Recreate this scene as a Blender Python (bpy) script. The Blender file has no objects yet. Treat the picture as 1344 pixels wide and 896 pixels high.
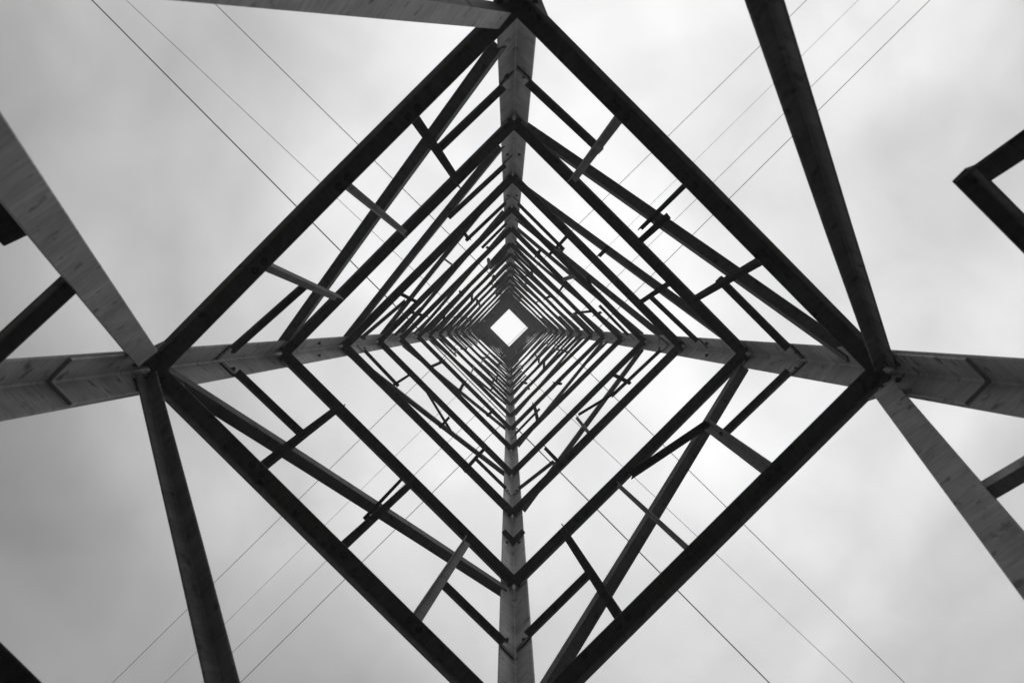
import bpy, bmesh, math, random
from mathutils import Vector, Matrix
random.seed(7)
S = bpy.context.scene
C = bpy.context.scene.collection


# tuning values
HAZE = .008
GLOW0 = .66
SKY_LO = 4.0
SKY_HI = 11.9
CLOUD_SEED = 11.4
CL_LO = .71
CL_HI = 1.14
LEG_A = .45
BRACE_A = .19
GROUND_A = .016
LEG_W = .106
ROLL = 0.0

# ------------------------------------------------------------------ camera
CAM_Z = 1.15                      # eye height of the person looking up
cam_d = bpy.data.cameras.new("camera")
cam = bpy.data.objects.new("camera", cam_d)
C.objects.link(cam)
S.camera = cam
cam_d.sensor_width = 36.0
cam_d.lens = 1045.0 / 1344.0 * 36.0
cam_d.clip_start = 0.05
cam_d.clip_end = 6000
cam_d.dof.use_dof = True
cam_d.dof.focus_distance = 6.0
cam_d.dof.aperture_fstop = 7.0
_v = Vector((667.5 - 672.0, 426.9 - 448.0, 1045.0)).normalized()   # straight up, as the camera sees it
_R = _v.rotation_difference(Vector((0, 0, 1))).to_matrix()
_B = Matrix(((1, 0, 0), (0, -1, 0), (0, 0, -1)))
cam.matrix_world = Matrix.Translation((0, 0, CAM_Z)) @ (_R @ _B).to_4x4()

# ------------------------------------------------------------------ sky
def nd(nt, kind, **kw):
    n = nt.nodes.new(kind)
    for k, v in kw.items():
        if k in n.inputs.keys():
            n.inputs[k].default_value = v
        else:
            setattr(n, k, v)
    return n

SUN_EL, SUN_AZ = math.radians(75.5), math.atan2(-0.165, 0.20)      # behind the cloud, towards the bright side
W = bpy.data.worlds.new("World")
S.world = W
W.use_nodes = True
nt = W.node_tree
nt.nodes.clear()
L = nt.links.new
out = nd(nt, 'ShaderNodeOutputWorld')
bg = nd(nt, 'ShaderNodeBackground', Strength=0.1)
L(bg.outputs[0], out.inputs[0])
sky = nd(nt, 'ShaderNodeTexSky', sky_type='NISHITA', sun_disc=False)
sky.sun_elevation = SUN_EL
sky.sun_rotation = math.radians(90) - SUN_AZ
sky_bw = nd(nt, 'ShaderNodeRGBToBW')
L(sky.outputs[0], sky_bw.inputs[0])
tc = nd(nt, 'ShaderNodeTexCoord')
# broad glow where the sun stands behind the overcast
sund = Vector((math.cos(SUN_EL) * math.cos(SUN_AZ), math.cos(SUN_EL) * math.sin(SUN_AZ), math.sin(SUN_EL)))
dot = nd(nt, 'ShaderNodeVectorMath', operation='DOT_PRODUCT')
L(tc.outputs['Generated'], dot.inputs[0])
dot.inputs[1].default_value = sund
glow = nd(nt, 'ShaderNodeMapRange', interpolation_type='SMOOTHSTEP')
glow.inputs['From Min'].default_value = GLOW0
glow.inputs['From Max'].default_value = 1.0
glow.inputs['To Min'].default_value = SKY_LO
glow.inputs['To Max'].default_value = SKY_HI
L(dot.outputs['Value'], glow.inputs['Value'])
# cloud layer: direction projected on a flat ceiling so clouds shrink towards the horizon
sep = nd(nt, 'ShaderNodeSeparateXYZ'); L(tc.outputs['Generated'], sep.inputs[0])
zz = nd(nt, 'ShaderNodeMath', operation='MAXIMUM'); L(sep.outputs['Z'], zz.inputs[0]); zz.inputs[1].default_value = 0.12
dx = nd(nt, 'ShaderNodeMath', operation='DIVIDE'); L(sep.outputs['X'], dx.inputs[0]); L(zz.outputs[0], dx.inputs[1])
dy = nd(nt, 'ShaderNodeMath', operation='DIVIDE'); L(sep.outputs['Y'], dy.inputs[0]); L(zz.outputs[0], dy.inputs[1])
cmb = nd(nt, 'ShaderNodeCombineXYZ'); L(dx.outputs[0], cmb.inputs[0]); L(dy.outputs[0], cmb.inputs[1]); cmb.inputs[2].default_value = CLOUD_SEED
n1 = nd(nt, 'ShaderNodeTexNoise', Scale=2.6, Detail=3.0, Roughness=0.45, Distortion=0.5)
n2 = nd(nt, 'ShaderNodeTexNoise', Scale=7.0, Detail=5.0, Roughness=0.6, Distortion=.4)
L(cmb.outputs[0], n1.inputs['Vector']); L(cmb.outputs[0], n2.inputs['Vector'])
r1 = nd(nt, 'ShaderNodeMapRange'); L(n1.outputs['Fac'], r1.inputs['Value'])
for k, v in (('From Min', .32), ('From Max', .66), ('To Min', CL_LO), ('To Max', CL_HI)): r1.inputs[k].default_value = v
r2 = nd(nt, 'ShaderNodeMapRange'); L(n2.outputs['Fac'], r2.inputs['Value'])
for k, v in (('From Min', .25), ('From Max', .75), ('To Min', .90), ('To Max', 1.09)): r2.inputs[k].default_value = v
m1 = nd(nt, 'ShaderNodeMath', operation='MULTIPLY'); L(glow.outputs[0], m1.inputs[0]); L(r1.outputs[0], m1.inputs[1])
m2 = nd(nt, 'ShaderNodeMath', operation='MULTIPLY'); L(m1.outputs[0], m2.inputs[0]); L(r2.outputs[0], m2.inputs[1])
mx = nd(nt, 'ShaderNodeMix', data_type='RGBA'); mx.inputs[0].default_value = 0.93   # cloud cover over the Nishita sky
L(sky_bw.outputs[0], mx.inputs[6]); L(m2.outputs[0], mx.inputs[7])
L(mx.outputs[2], bg.inputs['Color'])

sun_d = bpy.data.lights.new("sun", 'SUN')
sun_d.energy = 0.6
sun_d.angle = math.radians(20)
sun = bpy.data.objects.new("sun", sun_d)
C.objects.link(sun)
sun.rotation_euler = sund.to_track_quat('Z', 'Y').to_euler()

S.view_settings.view_transform = 'Standard'
S.view_settings.look = 'None'
S.view_settings.gamma = 1
S.view_settings.exposure = 0.0

# ------------------------------------------------------------------ materials
def steel(name, base, spread=.25, stain=.55, rough=.6, scale=1.0, spec=.3):
    m = bpy.data.materials.new(name); m.use_nodes = True
    t = m.node_tree; b = t.nodes['Principled BSDF']; l = t.links.new
    geo = nd(t, 'ShaderNodeTexCoord'); oi = nd(t, 'ShaderNodeObjectInfo')
    mp = nd(t, 'ShaderNodeMapping'); l(geo.outputs['UV'], mp.inputs[0])
    # streaks laid slightly askew across each bar (rolling marks and run-off)
    mp.inputs['Rotation'].default_value = (0, 0, 0.38)
    mp.inputs['Scale'].default_value = (12 * scale, 70 * scale, 1)
    off = nd(t, 'ShaderNodeVectorMath', operation='ADD'); l(mp.outputs[0], off.inputs[0])
    rr = nd(t, 'ShaderNodeMath', operation='MULTIPLY'); l(oi.outputs['Random'], rr.inputs[0]); rr.inputs[1].default_value = 57
    l(rr.outputs[0], off.inputs[1])
    s1 = nd(t, 'ShaderNodeTexNoise', Scale=1.0, Detail=4.0, Roughness=.65); l(off.outputs[0], s1.inputs['Vector'])
    of2 = nd(t, 'ShaderNodeVectorMath', operation='ADD'); l(geo.outputs['UV'], of2.inputs[0]); l(rr.outputs[0], of2.inputs[1])
    s2 = nd(t, 'ShaderNodeTexNoise', Scale=7.0 * scale, Detail=5.0, Roughness=.62, Distortion=.4); l(of2.outputs[0], s2.inputs['Vector'])
    s3 = nd(t, 'ShaderNodeTexNoise', Scale=22.0 * scale, Detail=3.0, Roughness=.5); l(of2.outputs[0], s3.inputs['Vector'])
    a1 = nd(t, 'ShaderNodeMapRange'); l(s1.outputs['Fac'], a1.inputs['Value'])
    for k, v in (('From Min', .3), ('From Max', .7), ('To Min', 1 - spread), ('To Max', 1 + spread)): a1.inputs[k].default_value = v
    a2 = nd(t, 'ShaderNodeMapRange'); l(s2.outputs['Fac'], a2.inputs['Value'])
    for k, v in (('From Min', .3), ('From Max', .7), ('To Min', .72), ('To Max', 1.25)): a2.inputs[k].default_value = v
    a3 = nd(t, 'ShaderNodeMapRange'); l(s3.outputs['Fac'], a3.inputs['Value'])      # dark rust spots
    for k, v in (('From Min', .30), ('From Max', .40), ('To Min', 1 - stain), ('To Max', 1)): a3.inputs[k].default_value = v
    a4 = nd(t, 'ShaderNodeMapRange'); l(oi.outputs['Random'], a4.inputs['Value'])
    for k, v in (('To Min', .82), ('To Max', 1.15)): a4.inputs[k].default_value = v
    p = a1.outputs[0]
    for q in (a2, a3, a4):
        mm = nd(t, 'ShaderNodeMath', operation='MULTIPLY'); l(p, mm.inputs[0]); l(q.outputs[0], mm.inputs[1]); p = mm.outputs[0]
    mb = nd(t, 'ShaderNodeMath', operation='MULTIPLY'); l(p, mb.inputs[0]); mb.inputs[1].default_value = base
    cc = nd(t, 'ShaderNodeCombineColor'); [l(mb.outputs[0], cc.inputs[i]) for i in range(3)]
    l(cc.outputs[0], b.inputs['Base Color'])
    b.inputs['Roughness'].default_value = rough
    b.inputs['Specular IOR Level'].default_value = spec
    bp = nd(t, 'ShaderNodeBump', Strength=.2, Distance=.0008); l(s1.outputs['Fac'], bp.inputs['Height']); l(bp.outputs[0], b.inputs['Normal'])
    return m

def plain(name, base, rough=.7, nscale=3.0, amt=.3):
    m = bpy.data.materials.new(name); m.use_nodes = True
    t = m.node_tree; b = t.nodes['Principled BSDF']; l = t.links.new
    g = nd(t, 'ShaderNodeTexCoord')
    n = nd(t, 'ShaderNodeTexNoise', Scale=nscale, Detail=8.0, Roughness=.65); l(g.outputs['Object'], n.inputs['Vector'])
    a = nd(t, 'ShaderNodeMapRange'); l(n.outputs['Fac'], a.inputs['Value'])
    for k, v in (('From Min', .3), ('From Max', .7), ('To Min', base * (1 - amt)), ('To Max', base * (1 + amt))): a.inputs[k].default_value = v
    cc = nd(t, 'ShaderNodeCombineColor'); [l(a.outputs[0], cc.inputs[i]) for i in range(3)]
    l(cc.outputs[0], b.inputs['Base Color']); b.inputs['Roughness'].default_value = rough
    b.inputs['Specular IOR Level'].default_value = .2
    return m

M_LEG = steel('weathered_galvanised_leg', LEG_A, .22, .6)
M_BRACE = steel('weathered_galvanised_brace', BRACE_A, .16, .45, .7, spec=.18)
M_DARK = steel('dark_brace', .05, .3, .4, .9, spec=.0)  # near-black base colour given to some of the struts
M_BOLT = plain('bolt_steel', .10, .5, 40)
M_WIRE = plain('cable_aluminium', .12, .5, 5)
M_EARTH = plain('dark_soil_and_grass', GROUND_A, .95, .8, .45)
M_CONC = plain('footing_concrete', .28, .85, 6, .25)

# ------------------------------------------------------------------ tower geometry
CORNERS = [Vector((0, -1)), Vector((1, 0)), Vector((0, 1)), Vector((-1, 0))]
RT = [(-CAM_Z, 1.3), (12.3, 1.295), (15.4, 1.255), (18.6, 1.164), (21.8, 1.06), (30.4, .80)]
TOP = 30.4
def radius(h):                       # half diagonal of the square tower at height h above the camera
    for (a, ra), (b, rb) in zip(RT, RT[1:]):
        if h <= b: return ra + (rb - ra) * (h - a) / (b - a)
    return RT[-1][1]
def axis(h):
    k = radius(h) / 1.3
    return Vector((.0298 * k, .1526 * k))
ORIGIN = Vector((.0298, .1526, 0))
def corner(i, h):
    a = axis(h) + CORNERS[i % 4] * radius(h)
    return Vector((a.x, a.y, h + CAM_Z))
def inward(face):
    d = -(CORNERS[face] + CORNERS[(face + 1) % 4]).normalized()
    return Vector((d.x, d.y, 0))
def on_face(face, s, h, d):
    return corner(face, h).lerp(corner(face + 1, h), s) + inward(face) * d

def finish(bm, name, mat, parent, bevel=.0012):
    bm.normal_update()
    bmesh.ops.recalc_face_normals(bm, faces=bm.faces)
    me = bpy.data.meshes.new(name); bm.to_mesh(me); bm.free()
    me.materials.append(mat)
    o = bpy.data.objects.new(name, me); C.objects.link(o)
    if parent: o.parent = parent
    return o

def sweep(bm, pts, U, N, sec):
    """closed section sec [(u,n)...] swept along pts; uv = along / round in metres"""
    uvl = bm.loops.layers.uv.verify()
    rings, acc = [], [0.0]
    for i, p in enumerate(pts):
        rings.append([bm.verts.new(p + U * u + N * n) for u, n in sec])
        if i: acc.append(acc[-1] + (pts[i] - pts[i - 1]).length)
    k = len(sec)
    per = [0.0]
    for j in range(k):
        a, b = sec[j], sec[(j + 1) % k]
        per.append(per[-1] + math.hypot(a[0] - b[0], a[1] - b[1]))
    for i in range(len(pts) - 1):
        for j in range(k):
            q = (j + 1) % k
            f = bm.faces.new((rings[i][j], rings[i][q], rings[i + 1][q], rings[i + 1][j]))
            for lp, uv in zip(f.loops, ((per[j], acc[i]), (per[j + 1], acc[i]), (per[j + 1], acc[i + 1]), (per[j], acc[i + 1]))):
                lp[uvl].uv = uv
    for r, flip in ((rings[0], True), (rings[-1], False)):
        bm.faces.new(list(reversed(r)) if flip else r)

def angle_section(wu, wn, t, su=1, sn=1):
    """L profile; its box is centred on the origin, heel at (-su, -sn) side, toes rounded off"""
    c = t * .35
    P = [(0, 0), (wu - c, 0), (wu, c), (wu, t - c), (wu - c, t), (t + c, t), (t, t + c), (t, wn - c), (t - c, wn), (c, wn), (0, wn - c)]
    return [((u - wu / 2) * su, (n - wn / 2) * sn) for u, n in P]

def member(name, face, p, q, w, parent, wn=None, t=.006, su=1, sn=1, mat=None, roll=0.0, ext=0.0, tabs=()):
    """one angle bar between two points in a tower face: p, q are world points"""
    ax = (q - p).normalized()
    p = p - ax * ext; q = q + ax * ext
    n = inward(face); u = ax.cross(n).normalized(); n = u.cross(ax).normalized()
    if n.dot(inward(face)) < 0: n = -n
    if u.z < 0: u = -u                        # u points upwards in the face
    if roll:
        R = Matrix.Rotation(roll, 3, ax); u = R @ u; n = R @ n
    bm = bmesh.new()
    L_ = (q - p).length
    seg = max(1, min(3, int(L_ / .7)))
    sag = (n * random.uniform(-1, 1) + u * random.uniform(-1, 1)) * .002 * L_
    pts = [p.lerp(q, i / seg) + sag * math.sin(math.pi * i / seg) for i in range(seg + 1)]
    o0 = ORIGIN
    sweep(bm, [x - o0 for x in pts], u, n, angle_section(w, wn or w, t, su, sn))
    for a, b in tabs:                          # the upright flange alone runs on over the leg
        y = (-(wn or w) / 2 + t / 2) * sn
        sec = [(-w / 2, y - t / 2), (w / 2, y - t / 2), (w / 2, y + t / 2), (-w / 2, y + t / 2)]
        sweep(bm, [a - o0, b - o0], u, n, sec)
    return finish(bm, name, mat or M_BRACE, parent)

# ------------------------------------------------------------------ the tower
tower = bpy.data.objects.new('lattice_tower', None); C.objects.link(tower)
tower.location = ORIGIN
tower['label'] = 'tall square steel lattice tower of weathered angle bars seen from inside its base'
tower['category'] = 'transmission tower'

# levels of the horizontal squares (height above camera) and whether a panel has bracing on the LR/LL faces
LV = [2.727, 4.31, 5.90, 7.50, 9.02, 10.72, 12.25, 13.80, 15.40, 16.95, 18.55, 20.15, 21.8]
h = 21.8
while h < TOP - .5:
    h += 1.0
    LV.append(min(h, TOP))
LV[-1] = TOP

# legs
legs = []
for i in range(4):
    hs = [-CAM_Z + .12, 0, 1.3] + LV[:] + [TOP + .12]
    c = CORNERS[i]
    e1 = (CORNERS[(i + 1) % 4] - c).normalized(); e2 = (CORNERS[(i - 1) % 4] - c).normalized()
    w, t, ch = LEG_W, .011, .003
    bm = bmesh.new(); uvl = None
    E1 = Vector((e1.x, e1.y, 0)); E2 = Vector((e2.x, e2.y, 0))
    sec = [(0, 0), (w - ch, 0), (w, ch), (w, t - ch), (w - ch, t), (t + ch * 1.5, t), (t, t + ch * 1.5), (t, w - ch), (t - ch, w), (ch, w), (0, w - ch)]
    pts = [corner(i, hh) - ORIGIN for hh in hs]
    sweep(bm, pts, E1, E2, sec)
    legs.append(finish(bm, 'leg', M_LEG, tower))

def plate(name, o, u, v, n, outline, t, mat, parent):
    """flat plate: outline in (u, v) about o, thickness t towards n"""
    bm = bmesh.new(); uvl = bm.loops.layers.uv.verify()
    a = [bm.verts.new(o + u * x + v * y) for x, y in outline]
    b = [bm.verts.new(o + u * x + v * y + n * t) for x, y in outline]
    f1 = bm.faces.new(a); f2 = bm.faces.new(list(reversed(b)))
    for f, oo in ((f1, outline), (f2, list(reversed(outline)))):
        for lp, xy in zip(f.loops, oo): lp[uvl].uv = xy
    k = len(a)
    for j in range(k):
        bm.faces.new((a[j], b[j], b[(j + 1) % k], a[(j + 1) % k]))
    return finish(bm, name, mat, parent)

_bolt_me = None
def bolt_bm(bm, o, n, r=.0095, hgt=.009, rot=0):
    u = n.orthogonal().normalized(); v = n.cross(u)
    for rr, h0, h1, k in ((r * 1.45, 0, .0025, 8), (r, .0025, hgt, 6), (r * .5, hgt, hgt * 1.7, 6)):
        A = [bm.verts.new(o + (u * math.cos(rot + 2 * math.pi * j / k) + v * math.sin(rot + 2 * math.pi * j / k)) * rr + n * h0) for j in range(k)]
        B = [bm.verts.new(x.co + n * (h1 - h0)) for x in A]
        bm.faces.new(B)
        for j in range(k): bm.faces.new((A[j], A[(j + 1) % k], B[(j + 1) % k], B[j]))
def bolt(o, n, parent):
    """hex nut and bolt end; alike ones share one mesh"""
    global _bolt_me
    if _bolt_me is None:
        bm = bmesh.new(); bolt_bm(bm, Vector((0, 0, 0)), Vector((0, 0, 1)))
        _bolt_me = bpy.data.meshes.new('bolt'); bm.to_mesh(_bolt_me); bm.free(); _bolt_me.materials.append(M_BOLT)
    b = bpy.data.objects.new('bolt', _bolt_me); C.objects.link(b); b.parent = parent
    b.matrix_local = Matrix.Translation(o) @ n.to_track_quat('Z', 'Y').to_matrix().to_4x4() @ Matrix.Rotation(random.random(), 4, 'Z')
    return b
far_bolts = bmesh.new()

# measured bars: kind, face, s0, h0, s1, h1, inset0, inset1, width
MEASURED = [
# AB
    ('diagonal',3,0.9451,3.117,0.0538,4.293,-0.006,-0.006,0.055),
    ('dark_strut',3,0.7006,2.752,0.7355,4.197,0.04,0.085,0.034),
    ('strut',3,0.5175,2.735,0.5252,4.11,0.04,0.085,0.026),
    ('strut',3,0.2988,2.724,0.2646,4.057,0.04,0.085,0.034),
    ('short',3,0.9725,3.541,0.737,3.493,0.03,0.03,0.032),
    ('short',3,0.0436,3.394,0.2599,3.515,0.03,0.03,0.032),
    ('diagonal',0,0.0465,4.411,0.9662,3.019,-0.006,-0.006,0.055),
    ('strut',0,0.2999,2.786,0.2726,4.07,0.04,0.085,0.03),
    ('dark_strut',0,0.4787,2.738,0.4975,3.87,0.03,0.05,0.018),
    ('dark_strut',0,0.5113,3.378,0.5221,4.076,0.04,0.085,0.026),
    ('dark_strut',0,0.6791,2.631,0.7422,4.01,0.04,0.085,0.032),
    ('short',0,0.0252,3.476,0.2837,3.399,0.03,0.03,0.032),
    ('short',0,0.7191,3.515,0.9312,3.508,0.03,0.03,0.032),
    ('diagonal',2,0.9768,2.914,0.0551,4.156,-0.006,-0.006,0.055),
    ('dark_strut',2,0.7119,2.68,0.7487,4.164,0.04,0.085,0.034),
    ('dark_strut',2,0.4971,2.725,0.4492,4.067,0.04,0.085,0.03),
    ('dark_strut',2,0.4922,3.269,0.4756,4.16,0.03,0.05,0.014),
    ('strut',2,0.2996,2.74,0.2289,4.036,0.04,0.085,0.034),
    ('short',2,0.9385,3.447,0.7474,3.475,0.03,0.03,0.032),
    ('short',2,0.0204,3.386,0.2576,3.37,0.03,0.03,0.032),
    ('diagonal',1,0.0678,4.252,0.9068,2.949,-0.006,-0.006,0.055),
    ('strut',1,0.2976,2.698,0.2724,3.745,0.04,0.05,0.036),
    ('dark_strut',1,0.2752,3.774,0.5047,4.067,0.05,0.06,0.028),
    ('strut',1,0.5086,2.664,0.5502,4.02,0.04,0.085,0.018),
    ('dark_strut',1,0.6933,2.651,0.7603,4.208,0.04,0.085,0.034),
    ('short',1,0.0229,3.495,0.2661,3.523,0.03,0.03,0.032),
    ('short',1,0.9745,3.468,0.7435,3.464,0.03,0.03,0.032),
# BC
    ('diagonal',3,0.9364,4.8,0.0343,5.996,-0.006,-0.006,0.052),
    ('short',3,0.9782,5.265,0.6774,5.116,0.03,0.03,0.03),
    ('diagonal',0,0.0448,6.238,0.9431,4.542,-0.006,-0.006,0.052),
    ('dark_strut',0,0.6845,4.448,0.7191,5.512,0.04,0.085,0.028),
    ('short',0,0.7305,5.285,0.9357,5.209,0.03,0.03,0.03),
    ('dark_strut',0,0.4834,5.091,0.4857,5.308,0.04,0.085,0.026),
    ('short',2,0.0067,5.188,0.0527,5.19,0.03,0.03,0.03),
    ('short',1,0.9894,5.17,0.9435,5.171,0.03,0.03,0.03),
# CD
    ('diagonal',3,0.9241,6.141,0.0406,7.627,-0.006,-0.006,0.042),
    ('dark_strut',3,0.6891,6.097,0.689,6.396,0.04,0.085,0.022),
    ('strut',3,0.5528,6.41,0.5608,6.854,0.04,0.085,0.016),
    ('dark_strut',3,0.3196,6.156,0.314,7.081,0.04,0.085,0.03),
    ('short',3,0.9834,6.86,0.6964,6.731,0.03,0.03,0.028),
    ('short',3,0.2854,6.682,0.0723,6.374,0.03,0.03,0.028),
    ('diagonal',0,0.0487,8.155,0.9874,6.535,-0.006,-0.006,0.055),
    ('dark_strut',0,0.3408,6.007,0.3205,7.559,0.04,0.085,0.026),
    ('dark_strut',0,0.537,7.003,0.5962,7.113,0.04,0.085,0.026),
    ('short',0,0.0314,6.903,0.3504,6.892,0.03,0.03,0.028),
    ('strut',0,0.3576,6.926,0.3263,6.815,0.04,0.085,0.02),
    ('diagonal',2,0.969,6.043,0.0499,7.431,-0.006,-0.006,0.042),
    ('dark_strut',2,0.7381,6.297,0.7395,7.138,0.04,0.085,0.022),
    ('dark_strut',2,0.4673,6.402,0.4622,6.877,0.04,0.085,0.022),
    ('dark_strut',2,0.2855,5.772,0.2251,7.16,0.04,0.085,0.03),
    ('short',2,0.9336,6.482,0.7366,6.418,0.03,0.03,0.026),
    ('short',2,0.0417,6.604,0.2457,6.58,0.03,0.03,0.026),
    ('strut',2,0.4194,6.639,0.6148,6.952,0.04,0.085,0.018),
    ('diagonal',1,0.0677,7.497,0.9407,5.93,-0.006,-0.006,0.042),
    ('dark_strut',1,0.2569,6.367,0.2634,7.193,0.04,0.085,0.028),
    ('strut',1,0.5319,5.858,0.5321,6.808,0.04,0.085,0.026),
    ('dark_strut',1,0.7025,5.902,0.7408,6.87,0.04,0.085,0.03),
    ('dark_strut',1,0.327,6.505,0.5142,6.776,0.04,0.085,0.022),
    ('short',1,0.047,6.462,0.3403,6.57,0.03,0.03,0.026),
    ('short',1,0.9315,6.558,0.7432,6.312,0.03,0.03,0.026),
# lower
    ('main', 0, 0.9684, 2.636, 0.06, 0.913, 0.05, 0.05, 0.05),
    ('main', 2, 0.9686, 2.621, 0.06, 0.691, 0.05, 0.05, 0.05),
    ('plate', 1, 0.0794, 2.475, 0.44, 0.405, 0.0625, 0.0625, 0.074),
    ('plate', 3, 0.0827, 2.451, 0.43, 0.841, 0.0625, 0.0625, 0.074),
    ('plate', 3, 0.9204, 2.638, 0.455, 0.851, 0.06, 0.06, 0.07),
    ('short', 0, 0.6595, 1.489, 0.99, 1.481, 0.03, 0.03, 0.036),
    ('dark_strut',0,0.6595,1.489,0.6413,1.304,0.03,0.03,0.036),
    ('tie', 1, 0.1899, 1.794, 0.03, 1.644, 0.02, 0.02, 0.036),
    ('short', 3, 0.03, 1.751, 0.2043, 1.786, 0.03, 0.03, 0.038),
    ('short', 2, 0.97, 1.274, 0.6312, 1.273, 0.03, 0.03, 0.046),
    ('dark_strut',3,0.2787,1.388,0.2355,1.598,0.0,0.0,0.058),
]

rings = {}
# horizontal squares: flange on top pointing inward, other flange hanging at the face
for k, h in enumerate(LV):
    w = .062 if k < 1 else (.056 if k < 3 else (.052 if k < 13 else .047))
    for f in range(4):
        dz = 0.0
        g = .018
        o = rings[(k, f)] = member('horizontal_brace', f, on_face(f, g, h - w / 2 + dz, .012 + w / 2), on_face(f, 1 - g, h - w / 2 + dz, .012 + w / 2), w, tower, su=-1, sn=1)

NAMES = {'diagonal': 'diagonal_brace', 'dark_strut': 'strut', 'strut': 'strut', 'short': 'short_brace', 'main': 'leg_brace', 'plate': 'leg_brace', 'tie': 'short_brace'}
bolt_later = []
def build(kind, f, s0, h0, s1, h1, d0, d1, w):
    if kind == 'plate': d0 -= w * .35; d1 -= w * .35
    tabs = []
    if kind == 'short':                                   # coped where it meets the leg flange
        hs = lambda x: h0 + (h1 - h0) * (x - s0) / (s1 - s0)
        e0, e1 = s0, s1
        for at, end in ((s0, 0), (s1, 1)):
            if at < .1 or at > .9:
                near, heel = (.066, .014) if at < .1 else (.934, .986)
                tabs.append((on_face(f, heel, hs(heel), d0), on_face(f, near, hs(near), d0)))
                if end: e1 = near
                else: e0 = near
        if abs(e1 - e0) > .01: h0, h1, s0, s1 = hs(e0), hs(e1), e0, e1
    if kind in ('strut', 'dark_strut') and h0 < 5: w *= 1.15
    if 'strut' in kind and 2.5 < h0 < 2.735:               # rises from the top of the lowest square's flange
        g = (2.735 - h0) / (h1 - h0)
        s0 += (s1 - s0) * g; d0 += (d1 - d0) * g; h0 = 2.735
    p, q = on_face(f, s0, h0, d0), on_face(f, s1, h1, d1)
    nm = NAMES[kind]
    if kind == 'diagonal': return member(nm, f, p, q, w, tower, wn=w * .9, su=1, sn=-1, ext=.02)
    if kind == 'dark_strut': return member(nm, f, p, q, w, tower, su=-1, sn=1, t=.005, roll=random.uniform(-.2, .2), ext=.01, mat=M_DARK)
    if kind == 'strut':    return member(nm, f, p, q, w, tower, su=random.choice((1, -1)), sn=1, t=.005, roll=random.uniform(-.5, .5), ext=.01)
    if kind == 'short':    return member(nm, f, p, q, w, tower, su=-1, sn=1, t=.005, ext=.022, tabs=tabs)
    if kind == 'tie':      return member(nm, f, p, q, w, tower, su=1, sn=-1, t=.006, ext=.0, mat=M_LEG)
    if kind == 'main':     return member(nm, f, p, q, w, tower, su=-1, sn=1, t=.008, ext=0)
    if kind == 'plate':
        # turned so that the wide flange faces down and in: its upper edge leans inwards
        a = (q - p).normalized(); n = inward(f); u = a.cross(n)
        if u.z < 0: u = -u
        r = ROLL if (Matrix.Rotation(.1, 3, a) @ u).dot(n) > 0 else -ROLL
        return member(nm, f, p, q, w, tower, wn=w * .7, su=1, sn=-1, t=.008, roll=r, ext=.06, mat=M_LEG)
for row in MEASURED:
    build(*row)
    kind, f, s0, h0, s1, h1 = row[:6]
    if 'strut' in kind and h0 > 2.5 and h0 < 3:            # bolts through the flange of the lowest square
        for ds in (-.012, .012):
            bolt_later.append((0, f, s0 + ds))

# the same bracing repeated up the shaft
rnd = random.Random(11)
for k in range(3, len(LV) - 1):
    a, b = LV[k], LV[k + 1]
    for f in range(4):
        if f in (1, 2) and k % 2 == 1 and k < 7: continue       # these two faces are braced in every second panel only
        j = lambda v: rnd.uniform(-v, v)
        build('diagonal', f, .95 + j(.01), a + .05, .05 + j(.01), b - .06, -.004, -.004, .042)
        for s in (.25, .5, .75):
            if rnd.random() < .2: continue
            hh0 = a + rnd.choice((0, .0, .45, .7)) * (b - a)
            if k > 14 or (k > 8 and rnd.random() < .5): continue
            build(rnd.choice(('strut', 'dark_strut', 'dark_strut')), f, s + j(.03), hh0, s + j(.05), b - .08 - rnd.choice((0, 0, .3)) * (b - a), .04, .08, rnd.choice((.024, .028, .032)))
        for s0, s1 in ((.03, .27), (.97, .74)):
            if rnd.random() < .25: continue
            hm = (a + b) / 2 + j(.08)
            build('short', f, s0, hm, s1 + j(.03), hm + j(.08), .03, .03, .028)

# gussets, splices and bolts at the leg joints
for k, h in enumerate(LV):
    for i in range(4):
        for side in (0, 1):
            f = i if side == 0 else (i - 1) % 4           # face that starts / ends at this leg
            n = inward(f)
            c0 = corner(i, h) - ORIGIN
            e = CORNERS[(i + 1) % 4] - CORNERS[i] if side == 0 else CORNERS[(i - 1) % 4] - CORNERS[i]
            e = Vector((e.x, e.y, 0)).normalized()
            z = Vector((0, 0, 1))
            base = c0 + n * .0115
            GX = .10 if k == 0 else 0.0
            if k < 4:
                plate('gusset_plate', base, e, z, n, [(.035, -.07 - GX), (.10, -.075 - GX), (.155, -.01 - GX * .5), (.15, .05), (.10, .085), (.04, .07)], .006, M_LEG, legs[i])
                for x, y in ((.06, -.062), (.06, .055), (.115, .05)) + (((.06, -.14), (.1, -.1)) if k == 0 else ()):
                    bolt(base + e * x + z * y + n * .006, n, legs[i])
                bolt(base + e * .095 + z * -.026 + n * .012, n, legs[i])
                if k < 3:
                    hm = (LV[k] + LV[k + 1]) / 2 - .02
                    bolt(corner(i, hm) - ORIGIN + n * .0115 + e * .07 , n, legs[i])
            else:
                for x, y in ((.06, -.055), (.06, .045)):
                    bolt_bm(far_bolts, base + e * x + z * y, n)
    
fb = finish(far_bolts, 'bolt_cluster', M_BOLT, tower); fb['kind'] = 'stuff'

for k, f, s_ in bolt_later:
    bolt(on_face(f, s_, LV[k] - .0062, .012 + .036) - ORIGIN, Vector((0, 0, -1)), rings[(k, f)])

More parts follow.
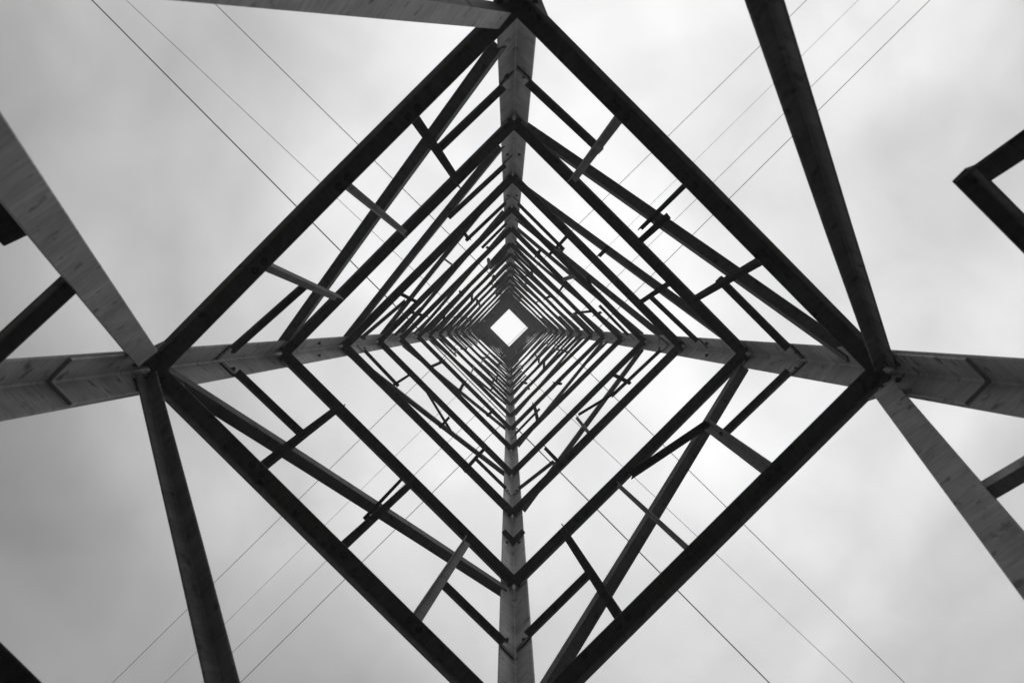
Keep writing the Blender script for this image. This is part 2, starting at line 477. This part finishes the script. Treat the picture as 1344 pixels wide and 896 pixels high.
# leg splices: inner cover angles with their own bolts
for i, h0, h1 in ((3, 2.16, 2.60), (1, 2.16, 2.60), (0, 2.14, 2.58), (2, 2.14, 2.58)):
    c = CORNERS[i]
    e1 = (CORNERS[(i + 1) % 4] - c).normalized(); e2 = (CORNERS[(i - 1) % 4] - c).normalized()
    E1 = Vector((e1.x, e1.y, 0)); E2 = Vector((e2.x, e2.y, 0))
    w, t = LEG_W - .014, .009
    bm = bmesh.new()
    sec = [(0, 0), (w, 0), (w, t), (t + .006, t), (t, t + .006), (t, w), (0, w)]
    off = (E1 + E2) * .0112
    sweep(bm, [corner(i, h0) - ORIGIN + off, corner(i, h1) - ORIGIN + off], E1, E2, sec)
    sp = finish(bm, 'splice_plate', M_LEG, legs[i])

# concrete footings under the legs
for i in range(4):
    b = corner(i, -CAM_Z) - ORIGIN
    bm = bmesh.new()
    rr = [.26, .26, .2, .185]; zs = [-.05, .12, .17, .20]
    P = []
    for r_, z_ in zip(rr, zs):
        P.append([bm.verts.new(b + Vector((r_ * math.cos(math.pi / 4 + math.pi / 2 * j + math.pi/4), r_ * math.sin(math.pi / 4 + math.pi / 2 * j + math.pi/4), z_))) for j in range(4)])
    for a_, b_ in zip(P, P[1:]):
        for j in range(4): bm.faces.new((a_[j], a_[(j + 1) % 4], b_[(j + 1) % 4], b_[j]))
    bm.faces.new(P[-1]); bm.faces.new(list(reversed(P[0])))
    finish(bm, 'concrete_footing', M_CONC, tower)

# ------------------------------------------------------------------ overhead cables
def cable(a, b, h, dia, label, group):
    pa, pb = Vector((a[0] * h, a[1] * h, h + CAM_Z)), Vector((b[0] * h, b[1] * h, h + CAM_Z))
    d = (pb - pa).normalized(); mid = (pa + pb) / 2
    side = Vector((-d.y, d.x, 0)); up = Vector((0, 0, 1))
    bm = bmesh.new(); k = 8
    sec = [(math.cos(2 * math.pi * j / k) * dia / 2, math.sin(2 * math.pi * j / k) * dia / 2) for j in range(k)]
    pts = []
    for i in range(-24, 25):
        x = i / 24 * 130
        pts.append(d * x + up * (x * x * .00022))
    sweep(bm, pts, side, up, sec)
    o = finish(bm, 'overhead_cable', M_WIRE, None)
    o.location = mid
    o['label'] = label; o['category'] = 'power cable'; o['group'] = group
GA, GB = 'cables running from upper left to lower right', 'cables running from upper right to lower left'
cable((-0.5183, -0.4041), (0.3311, 0.4534), 21.0, 0.03, 'thickest dark cable in the sky, crossing the upper left corner as the outermost of three', GA)
cable((-0.4758, -0.4042), (0.4377, 0.4536), 28.0, 0.018, 'thin middle cable of the three running from upper left to lower right', GA)
cable((-0.3699, -0.4043), (0.5036, 0.4538), 33.0, 0.032, 'rightmost of three cables descending to lower right, starting behind the pale top beam', GA)
cable((0.3721, -0.4057), (-0.5015, 0.4519), 31.8, 0.022, 'cable of the lower left set that runs nearest the bottom left corner', GB)
cable((0.4369, -0.4058), (-0.4351, 0.452), 31.2, 0.013, 'faintest cable of the lower left set, second from the bottom left corner', GB)
cable((0.4889, -0.4059), (-0.3889, 0.4521), 26.5, 0.015, 'thin cable of the lower left set, third from the bottom left corner', GB)
cable((0.5264, -0.4059), (-0.3399, 0.4522), 20.0, 0.016, 'cable nearest the upper right corner, reaching the bottom edge beside the dark leg brace', GB)

# ------------------------------------------------------------------ misty air
hz = bmesh.new(); bmesh.ops.create_cube(hz, size=1.0)
for v_ in hz.verts: v_.co = Vector((v_.co.x * 6400, v_.co.y * 6400, -2.5 if v_.co.z < 0 else 42))
me = bpy.data.meshes.new('haze'); hz.to_mesh(me); hz.free()
mh = bpy.data.materials.new('thin_mist'); mh.use_nodes = True
tn = mh.node_tree; tn.nodes.clear()
mo = nd(tn, 'ShaderNodeOutputMaterial'); pv = nd(tn, 'ShaderNodeVolumePrincipled')
pv.inputs['Color'].default_value = (.9, .9, .9, 1); pv.inputs['Density'].default_value = HAZE; pv.inputs['Anisotropy'].default_value = .3
tn.links.new(pv.outputs[0], mo.inputs['Volume'])
me.materials.append(mh)
haze = bpy.data.objects.new('haze', me); C.objects.link(haze); haze['kind'] = 'stuff'

# ------------------------------------------------------------------ ground
bm = bmesh.new()
R_ = [0, 2, 5, 12, 30, 80, 250, 900, 3000]
prev = None; K = 48
rg = random.Random(3)
for r_ in R_[1:]:
    ring = [bm.verts.new((r_ * math.cos(2 * math.pi * j / K), r_ * math.sin(2 * math.pi * j / K), rg.uniform(-.01, .01) if r_ < 10 else rg.uniform(-.1, .05) * min(r_, 60) / 12)) for j in range(K)]
    if prev is None: bm.faces.new(ring)
    else:
        for j in range(K): bm.faces.new((prev[j], ring[j], ring[(j + 1) % K], prev[(j + 1) % K]))
    prev = ring
g = finish(bm, 'ground', M_EARTH, None)
g['kind'] = 'structure'
